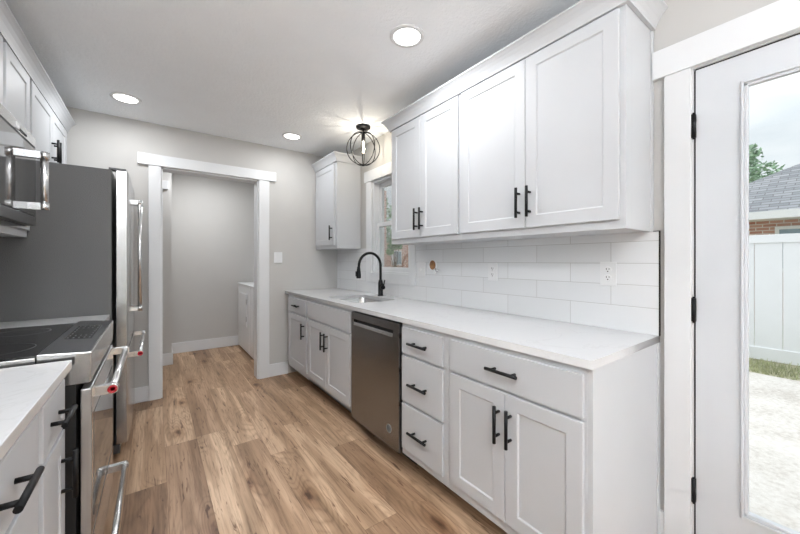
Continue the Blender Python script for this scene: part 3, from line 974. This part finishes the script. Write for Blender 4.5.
dl = convex_door(FY0 + 0.002, 3.197, 0.690, 1.8115, -0.194, -0.136, 0.004).build('door', M['steel'], fr, 0.003)
dr2 = convex_door(3.201, FY1 - 0.002, 0.690, 1.8115, -0.194, -0.136, 0.004).build('door', M['steel'], fr, 0.003)
fz = convex_door(FY0 + 0.002, FY1 - 0.002, 0.092, 0.672, -0.194, -0.136, 0.006).build('freezer_drawer', M['steel'], fr, 0.003)
def vhandle(parent, y, z0, z1):
    mb = MB()
    x, xb = -0.137, -0.088
    mb.cyl((xb, y, z0 + 0.004), (xb, y, z1 - 0.004), 0.0125, 20)
    for za in (z0, z1 - 0.03):
        mb.box(x, xb - 0.004, y - 0.014, y + 0.014, za, za + 0.03)
        mb.cyl((xb, y, za - 0.001), (xb, y, za + 0.031), 0.0175, 22)
    h = mb.build('handle', M['steel_bright'], parent)
    h['label'] = 'stainless vertical tubular handle'
vhandle(dl, 3.155, 0.875, 1.690)
vhandle(dr2, 3.243, 0.875, 1.690)
pro_handle(fz, -0.1355, 2.79, 3.608, 0.635, 0.060, 0.0125, True)
for y in (FY0 + 0.035, FY1 - 0.035):
    B((-0.23, -0.145, y - 0.03, y + 0.03, 1.812, 1.826)).build('hinge_cover', M['darkgrey'], fr, 0.003)

# microwave
MY0, MY1, MF, MZ0, MZ1 = 1.560, 2.320, -0.457, 1.405, 1.826
mw = thing('microwave', 'stainless over-range microwave with dark glass door and tubular handle', 'microwave', (-0.65, 1.94, MZ0))
B((LW, MF - 0.03, MY0, MY1, MZ0, MZ1)).build('case', M['darkgrey'], mw, 0.002)
B((MF - 0.03, MF, MY0, MY1, 1.782, MZ1)).build('top_vent', M['steel_bright'], mw, 0.002)
B((MF - 0.02, MF - 0.001, MY0 + 0.002, MY1 - 0.002, 1.7735, 1.7825)).build('gap_dark_strip', M['blackplastic'], mw)  # black strip stands in for the dark of the open gap
md_ = B((MF - 0.03, MF, MY0, MY1, MZ0 + 0.05, 1.774)).build('door', M['doorglass'], mw, 0.002)
B((MF - 0.03, MF, MY0, MY1, MZ0 + 0.004, MZ0 + 0.048)).build('control_strip', M['darkgrey'], mw, 0.002)
mb = MB()
xb, yh = MF + 0.052, 2.195
mb.cyl((xb, yh, 1.476), (xb, yh, 1.738), 0.014, 20)
for z in (1.476, 1.708):
    mb.box(MF, xb, yh - 0.014, yh + 0.014, z, z + 0.03)
    mb.cyl((xb, yh, z - 0.001), (xb, yh, z + 0.031), 0.0175, 22)
h = mb.build('handle', M['steel_bright'], md_)
h['label'] = 'stainless tubular handle'
B((MF, MF + 0.004, 2.03, 2.044, 1.789, 1.815), (MF, MF + 0.004, 2.05, 2.064, 1.789, 1.815)).build('vent_clip', M['whiteplastic'], mw, 0.001)
B((MF, MF + 0.003, 2.075, 2.17, 1.792, 1.799)).build('vent_slot', M['blackplastic'], mw)

# left wall cabinets
LU = -0.5725
cabinet('wall_cabinet', 'short white two-door wall cabinet above the microwave', 'cabinet', 1.556, 2.3225, MZ1 + 0.002, UZ1, LW, LU, 1, [
    ('door', 1.575, 1.9385, 1.862, 2.262, []),
    ('door', 1.9415, 2.306, 1.862, 2.262, [])])
cabinet('wall_cabinet', 'tall narrow white wall cabinet between microwave and refrigerator', 'cabinet', 2.3235, 2.732, UZ0, UZ1, LW, LU, 1, [
    ('door', 2.345, 2.712, *ub, [])])
cabinet('wall_cabinet', 'white two-door wall cabinet above the refrigerator', 'cabinet', 2.733, 3.726, 1.850, UZ1, LW, LU, 1, [
    ('door', 2.755, 3.2285, 1.886, 2.262, [('v', 3.198, 1.985)]),
    ('door', 3.2315, 3.690, 1.886, 2.262, [('v', 3.262, 1.985)])])
crown('crown_molding', 'white cove crown moulding along the top of the left wall cabinets', [(LU + 0.013, 3.728), (LU + 0.013, 1.543), (LW, 1.543)])

# ================================================================== wall fittings
def outlet(label, y, z, x):
    o = thing('outlet', label, 'outlet', (x, y, z - 0.058), 'outlets on the tiled backsplash')
    mb = MB(); mb.box(x - 0.006, x, y - 0.036, y + 0.036, z - 0.058, z + 0.058)
    mb.build('cover_plate', M['whiteplastic'], o, 0.002)
    for k in (-1, 1):
        zc = z + k * 0.0195
        mb = MB(); mb.lathe([(0.0165, 0.0), (0.0165, 0.002), (0.0155, 0.0025)], (x - 0.006, y, zc), 'x', 24)
        for v in mb.bm.verts:
            v.co.x = 2 * (x - 0.006) - v.co.x
        f = mb.build('socket', M['whiteplastic'], o)
        B((x - 0.0089, x - 0.0083, y + 0.0045, y + 0.0075, zc + 0.000, zc + 0.009), (x - 0.0089, x - 0.0083, y - 0.0075, y - 0.0045, zc + 0.001, zc + 0.008), (x - 0.0089, x - 0.0083, y - 0.0028, y + 0.0028, zc - 0.0095, zc - 0.0045)).build('slot', M['blackplastic'], f)
    return o
outlet('white double outlet on the tile close to the glazed door end', 0.720, 1.180, 1.790)
outlet('white double outlet midway along the backsplash, below the cabinet seam', 1.412, 1.172, 1.790)
def wall_switch(label, plate, toggle):
    o = thing('light_switch', label, 'switch', ((plate[0] + plate[1]) / 2, (plate[2] + plate[3]) / 2, plate[4]))
    B(plate).build('cover_plate', M['whiteplastic'], o, 0.002)
    B(toggle).build('toggle', M['whiteplastic'], o, 0.0015)
wall_switch('white light switch on the tile tight against the window casing', (1.784, 1.790, 2.092, 2.190, 1.112, 1.232), (1.774, 1.784, 2.136, 2.146, 1.162, 1.184))
wall_switch('white light switch on the grey wall right of the laundry opening', (1.043, 1.130, YB - 0.007, YB, 1.222, 1.338), (1.068, 1.105, YB - 0.011, YB - 0.007, 1.247, 1.313))
ds = thing('wall_disc', 'small round tan disc with pale rim on the tiled backsplash', 'wall fitting', (1.79, 2.0, 1.17))
mb = MB(); mb.lathe([(0.046, 0.0), (0.046, -0.005), (0.037, -0.006), (0.037, 0.0)], (1.79, 2.0, 1.210), 'x', 32); mb.build('rim', M['whiteplastic'], ds)
mb = MB(); mb.lathe([(0.037, -0.0005), (0.037, -0.0045), (0.010, -0.0047)], (1.79, 2.0, 1.210), 'x', 32); mb.build('disc', M['tan'], ds)
mb = MB(); mb.tube([(1.785, 1.965, 1.182), (1.777, 1.955, 1.165), (1.777, 1.935, 1.160), (1.781, 1.920, 1.172)], 0.0055, 10); mb.build('wire_stub', M['chrome'], ds)
mb = MB(); mb.cyl((1.789, 1.972, 1.155), (1.774, 1.972, 1.155), 0.011, 16); mb.build('cap', M['whiteplastic'], ds)

# ================================================================== laundry machines
def machine(name, label, cat, y0, y1, build):
    o = thing(name, label, cat, (1.37, (y0 + y1) / 2, 0))
    B((0.992, 1.742, y0, y1, 0.02, 0.905)).build('cabinet_body', M['appliance'], o, 0.008)
    B((1.03, 1.70, y0 + 0.03, y1 - 0.03, 0.0, 0.02)).build('feet', M['blackplastic'], o)
    B((0.985, 1.745, y0 - 0.001, y1 + 0.001, 0.905, 0.925)).build('top', M['appliance'], o, 0.006)
    build(o, y0, y1)
def dryer_bits(o, y0, y1):
    d = B((0.980, 0.992, y0 + 0.10, y1 - 0.07, 0.36, 0.80)).build('door', M['appliance'], o, 0.006)
    for z in (0.47, 0.70):
        h = B((0.976, 0.982, y0 + 0.088, y0 + 0.112, z - 0.035, z + 0.035)).build('hinge', M['chrome'], d, 0.002)
    B((1.60, 1.74, y0, y1, 0.925, 1.06)).build('console', M['appliance'], o, 0.01)
def washer_bits(o, y0, y1):
    B((1.05, 1.56, y0 + 0.08, y1 - 0.08, 0.925, 0.935)).build('lid', M['appliance'], o, 0.004)
    B((1.60, 1.74, y0, y1, 0.925, 1.06)).build('console', M['appliance'], o, 0.01)
machine('dryer', 'white dryer with hinged front door at the laundry far wall', 'dryer', 4.675, 5.375, dryer_bits)
machine('washing_machine', 'white washing machine in front of the dryer, partly hidden by the casing', 'washer', 3.965, 4.665, washer_bits)

# ================================================================== lamps
def downlight(x, y, label, watts=None, z=ZC):
    o = thing('recessed_light', label, 'ceiling light', (x, y, z - 0.012), 'recessed lights in the ceiling')
    mb = MB()
    mb.lathe([(0.095, 0.0), (0.093, -0.006), (0.074, -0.008), (0.072, -0.002)], (x, y, z), 'z', 40)
    mb.build('trim_ring', M['whiteplastic'], o)
    mb = MB(); mb.lathe([(0.072, -0.001), (0.072, -0.0065), (0.04, -0.008)], (x, y, z), 'z', 40)
    mb.build('lens', M['lens'], o)
    l = bpy.data.lights.new('downlight_lamp', 'AREA')
    l.shape = 'DISK'
    l.size = 0.14
    l.energy = LAMP_W if watts is None else watts
    l.color = (0.955, 0.975, 1.0)
    lo = bpy.data.objects.new('downlight_lamp', l)
    COL.objects.link(lo)
    lo.parent = o
    lo.location = (0, 0, -0.004)
    return o
downlight(1.116, 1.459, 'round lit recessed light in the ceiling before the tall right cabinets')
downlight(-0.174, 3.270, 'round lit recessed light in the ceiling near the refrigerator', 3.4)
downlight(1.095, 3.298, 'round lit recessed light in the ceiling near the laundry opening, beside the caged lamp', 2.6)
downlight(-0.174, 1.459, 'added unseen recessed light in the ceiling above the left counter')  # out of view, added to even out the light
def globe(x, y, z, label):  # added fill lamp out of view, lights the room from behind the camera
    o = thing('fill_globe_lamp', label, 'lamp', (x, y, 0), 'added unseen fill lamps behind the viewer')
    mb = MB(); mb.lathe([(0.14, 0.0), (0.14, 0.012), (0.05, 0.022), (0.012, 0.03)], (x, y, 0), 'z', 28); mb.build('base', M['black'], o)
    mb = MB(); mb.cyl((x, y, 0.025), (x, y, z - 0.15), 0.01, 12); mb.cyl((x, y, z - 0.17), (x, y, z - 0.135), 0.035, 20); mb.build('pole', M['black'], o)
    mb = MB(); mb.lathe([(0.14 * math.sin(PI * k / 16) + 0.0005, 0.14 * math.cos(PI * k / 16)) for k in range(17)], (x, y, z), 'z', 32)
    mb.build('fill_globe', M['opal'], o)
globe(0.75, -2.3, 1.30, 'added unseen globe lamp lighting the room from behind the viewer')
def torchiere(x, y, z, label):  # added uplight out of view, bounces fill light off the ceiling
    o = thing('fill_torchiere', label, 'lamp', (x, y, 0))
    mb = MB(); mb.lathe([(0.15, 0.0), (0.15, 0.014), (0.05, 0.024), (0.013, 0.032)], (x, y, 0), 'z', 28); mb.build('base', M['black'], o)
    mb = MB(); mb.cyl((x, y, 0.026), (x, y, z - 0.10), 0.011, 12); mb.build('pole', M['black'], o)
    mb = MB(); mb.lathe([(0.03, -0.11), (0.10, -0.075), (0.16, -0.025), (0.18, 0.0), (0.175, 0.0), (0.155, -0.024), (0.10, -0.068), (0.03, -0.10)], (x, y, z), 'z', 36); mb.build('bowl_shade', M['whiteplastic'], o)
    l = bpy.data.lights.new('fill_uplight', 'AREA'); l.shape = 'DISK'; l.size = 0.26; l.energy = FILL_UPLIGHT_W; l.color = (0.95, 0.972, 1.0)
    lo = bpy.data.objects.new('fill_uplight', l); COL.objects.link(lo); lo.parent = o; lo.location = (0, 0, z - 0.005); lo.rotation_euler = (PI, 0, 0)
torchiere(-0.25, -1.25, 1.70, 'added unseen uplight with white bowl brightening the ceiling behind the viewer')
downlight(0.55, 4.65, 'recessed light in the laundry ceiling', 9.0)

px, py, pz = 1.545, 2.68, 2.272
pn = thing('cage_light', 'round black wire cage ceiling light with bare bulb near the window', 'ceiling light', (px, py, 2.12))
mb = MB(); mb.lathe([(0.066, 0.0), (0.066, -0.014), (0.060, -0.020), (0.030, -0.026), (0.020, -0.034)], (px, py, ZC), 'z', 36); mb.build('canopy', M['black'], pn)
mb = MB()
mb.cyl((px, py, ZC - 0.03), (px, py, 2.42), 0.008, 14)
mb.cyl((px, py, 2.42), (px, py, 2.345), 0.017, 20)
mb.build('socket', M['black'], pn)
for k in range(4):
    a = k * PI / 4 + 0.2
    mb = MB()
    mb.tube([(px + 0.150 * math.cos(q * PI / 30) * math.cos(a), py + 0.150 * math.cos(q * PI / 30) * math.sin(a), pz + 0.150 * math.sin(q * PI / 30)) for q in range(60)], 0.0042, 8, True)
    mb.build('cage_ring', M['black'], pn)
mb = MB(); mb.lathe([(0.02, 0.004), (0.02, -0.004), (0.008, -0.010)], (px, py, pz - 0.150), 'z', 20); mb.build('finial', M['black'], pn)
mb = MB()
mb.lathe([(0.013, 2.346), (0.014, 2.335), (0.021, 2.315), (0.029, 2.290), (0.031, 2.268), (0.027, 2.245), (0.017, 2.228), (0.004, 2.222)], (px, py, 0), 'z', 24)
mb.build('bulb', M['bulb'], pn)
mb = MB()
for k in range(4):
    a = k * PI / 2
    mb.tube([(px + 0.005 * math.cos(a), py + 0.005 * math.sin(a), 2.335), (px + 0.011 * math.cos(a), py + 0.011 * math.sin(a), 2.29), (px + 0.008 * math.cos(a), py + 0.008 * math.sin(a), 2.245)], 0.0016, 6)
mb.build('filament', M['filament'], pn)
l = bpy.data.lights.new('bulb_lamp', 'POINT'); l.energy = BULB_W; l.shadow_soft_size = 0.012; l.color = (1.0, 0.93, 0.82)
lo = bpy.data.objects.new('bulb_lamp', l); COL.objects.link(lo); lo.parent = pn; lo.location = (0, 0, 2.27 - 2.12)

# ================================================================== outdoors
struct(B((XR + 0.13, 6.24, -8, 9.0, -0.30, -0.20)).build('ground_patio', M['concrete']), 'concrete patio outside the glazed door')
struct(B((6.24, 40, -16, 40, -0.33, -0.205)).build('ground_lawn', M['lawn']), 'lawn beyond the patio')
struct(B((-14, 6.24, 9.0, 40, -0.33, -0.205)).build('ground_side_lawn', M['lawn']), 'lawn beside the house')
struct(B((-14, 40, -16, YR - 0.12, -0.33, -0.21)).build('ground_rear_lawn', M['lawn']), 'lawn behind the house')
mb = MB()
for _ in range(5200):
    x, y = random.uniform(6.26, 7.0), random.uniform(-1.5, 3.2)
    a = random.uniform(0, 2 * PI); hh = random.uniform(0.03, 0.09); ww = 0.006
    dx, dy = math.cos(a) * ww, math.sin(a) * ww
    lx, ly = random.uniform(-0.03, 0.03), random.uniform(-0.03, 0.03)
    v = [mb.bm.verts.new(q) for q in ((x - dx, y - dy, -0.206), (x + dx, y + dy, -0.206), (x + lx, y + ly, -0.206 + hh))]
    mb.bm.faces.new(v)
tag(mb.build('grass', M['blade']), 'strip of patchy grass along the foot of the white fence', 'grass', None, 'stuff')

# vinyl fence
fn = thing('vinyl_fence', 'tall white vinyl privacy fence across the yard outside the glazed door', 'fence', (7.12, 0.5, -0.205))
for k, y in enumerate((-3.6, -1.8, 0.0, 1.8, 3.6)):
    B((7.055, 7.185, y - 0.065, y + 0.065, -0.205, 1.66), (7.045, 7.195, y - 0.075, y + 0.075, 1.66, 1.69)).build('fence_post', M['vinyl'], fn, 0.004)
for y in (-3.6, -1.8, 0.0, 1.8):
    mb = MB()
    q = y + 0.07
    while q < y + 1.73:
        mb.box(7.105, 7.135, q, min(q + 0.272, y + 1.73), -0.02, 1.52)
        q += 0.277
    mb.build('fence_panel', M['vinyl'], fn, 0.004)
    B((7.09, 7.15, y + 0.066, y + 1.734, 1.50, 1.62)).build('fence_rail', M['vinyl'], fn, 0.004)
    B((7.09, 7.15, y + 0.066, y + 1.734, -0.19, -0.01)).build('fence_rail', M['vinyl'], fn, 0.004)

# neighbouring house seen through the glazed door
hs = thing('brick_house', 'low brick house with grey hip roof beyond the white fence', 'house', (15.5, -2.5, -0.205))
ey, ez = 3.39, 2.20
B((11.5, 19.5, -8.0, 2.9, -0.205, ez)).build('brick_wall', M['brick_y'], hs)
mb = MB()
slope = 0.5
xa, xb, xm = 11.0, 20.0, 15.5
zr = ez + 0.12 + slope * 4.5
P = [(xa, -8.6, ez + 0.12), (xb, -8.6, ez + 0.12), (xb, ey, ez + 0.12), (xa, ey, ez + 0.12), (xm, -4.6, zr), (xm, ey - 4.5 * 0.786, zr)]
v = [mb.bm.verts.new(c) for c in P]
for q in ((3, 0, 4, 5), (1, 2, 5, 4), (2, 3, 5), (0, 1, 4), (0, 3, 2, 1)):
    mb.bm.faces.new([v[i] for i in q])
mb.build('roof', M['shingle'], hs)
B((xa - 0.12, xa, -8.6, ey + 0.12, ez - 0.03, ez + 0.14), (xa - 0.12, xb, ey, ey + 0.12, ez - 0.03, ez + 0.14), (xa, xa + 0.5, -8.6, ey, ez - 0.03, ez + 0.02), (xa + 0.5, xb, ey - 0.5, ey, ez - 0.03, ez + 0.02)).build('fascia', M['fascia'], hs)
wn_ = B((11.42, 11.5, -0.15, 1.12, 1.0, 2.02)).build('window', M['fascia'], hs)
B((11.405, 11.42, -0.08, 1.05, 1.07, 1.95)).build('window_pane', M['extglass'], wn_)

# leafy plants: clusters of leaf quads with a trunk
def leafy(bm_, c, rad, n, size, squash=1.0):
    for _ in range(n):
        d = Vector((random.gauss(0, 1), random.gauss(0, 1), random.gauss(0, 1))).normalized() * rad * random.uniform(0.35, 1.0) ** 0.6
        d.z *= squash
        p = Vector(c) + d
        u = Vector((random.uniform(-1, 1), random.uniform(-1, 1), random.uniform(-0.6, 0.6))).normalized() * size * random.uniform(0.6, 1.2)
        t_ = u.orthogonal().normalized() * size * 0.4
        t_.rotate(Matrix.Rotation(random.uniform(0, PI), 3, u.normalized()))
        q = [bm_.verts.new(p + e) for e in (-u, t_, u, -t_)]
        bm_.faces.new(q)
def tree(name, label, cat, base, h, blobs, leafm, size, n):
    o = thing(name, label, cat, base)
    bx, by, bz = base
    mb = MB()
    mb.tube([(bx, by, bz), (bx + 0.05, by, bz + h * 0.4), (bx - 0.03, by + 0.05, bz + h * 0.85)], [h * 0.025, h * 0.018, h * 0.008], 10)
    for (x, y, z, r) in blobs:
        mb.tube([(bx, by, bz + (z - bz) * 0.55), (x, y, z)], [h * 0.010, h * 0.003], 6)
    mb.build('trunk', M['bark'], o)
    mb = MB()
    for (x, y, z, r) in blobs:
        leafy(mb.bm, (x, y, z), r, n, size)
    mb.build('foliage', leafm, o)
# tree behind the roof (distance about 24 m along the view of the glazed door)
tx, ty = 26.2, 3.1
bl = [(tx, ty, 5.6, 1.0), (tx + 0.3, ty + 0.9, 6.0, 1.0), (tx - 0.2, ty - 0.5, 5.0, 0.9), (tx, ty + 1.8, 6.9, 0.9), (tx, ty + 1.3, 5.0, 1.2), (tx + 0.2, ty + 0.6, 7.0, 0.7), (tx, ty - 0.9, 5.3, 0.6)]
tree('tree', 'green tree rising behind the grey hip roof', 'tree', (tx, ty + 0.6, -0.205), 6.6, bl, M['leaf'], 0.16, 420)

# brick building and greenery seen through the kitchen window
hb = thing('brick_building', 'red brick building with white window seen through the kitchen window', 'house', (9.0, 12.0, -0.205))
B((5.6, 6.72, 10.0, 14.0, -0.205, 3.75), (6.72, 12.0, 10.0, 14.0, -0.205, 1.90)).build('brick_wall', M['brick_x'], hb)
f = B((6.94, 7.34, 9.92, 10.0, 1.08, 1.62)).build('window', M['fascia'], hb)
B((6.97, 7.07, 9.90, 9.92, 1.11, 1.58), (7.10, 7.19, 9.90, 9.92, 1.11, 1.58), (7.22, 7.31, 9.90, 9.92, 1.11, 1.58)).build('window_pane', M['extglass'], f)
tree('shrub', 'leafy green shrub against the brick outside the kitchen window', 'shrub', (6.60, 9.3, -0.205), 2.2, [(6.50, 9.3, 1.78, 0.20), (6.66, 9.3, 1.95, 0.20), (6.36, 9.25, 1.55, 0.12), (6.76, 9.3, 1.75, 0.12)], M['leaf2'], 0.06, 260)
tree('tree', 'tall pale green tree outside the kitchen window', 'tree', (9.4, 14.6, -0.205), 6.0, [(9.3, 14.8, 2.6, 0.9), (9.6, 14.9, 3.6, 0.9), (9.2, 14.8, 4.4, 0.7), (9.9, 14.6, 2.4, 0.8)], M['leaf'], 0.13, 380)
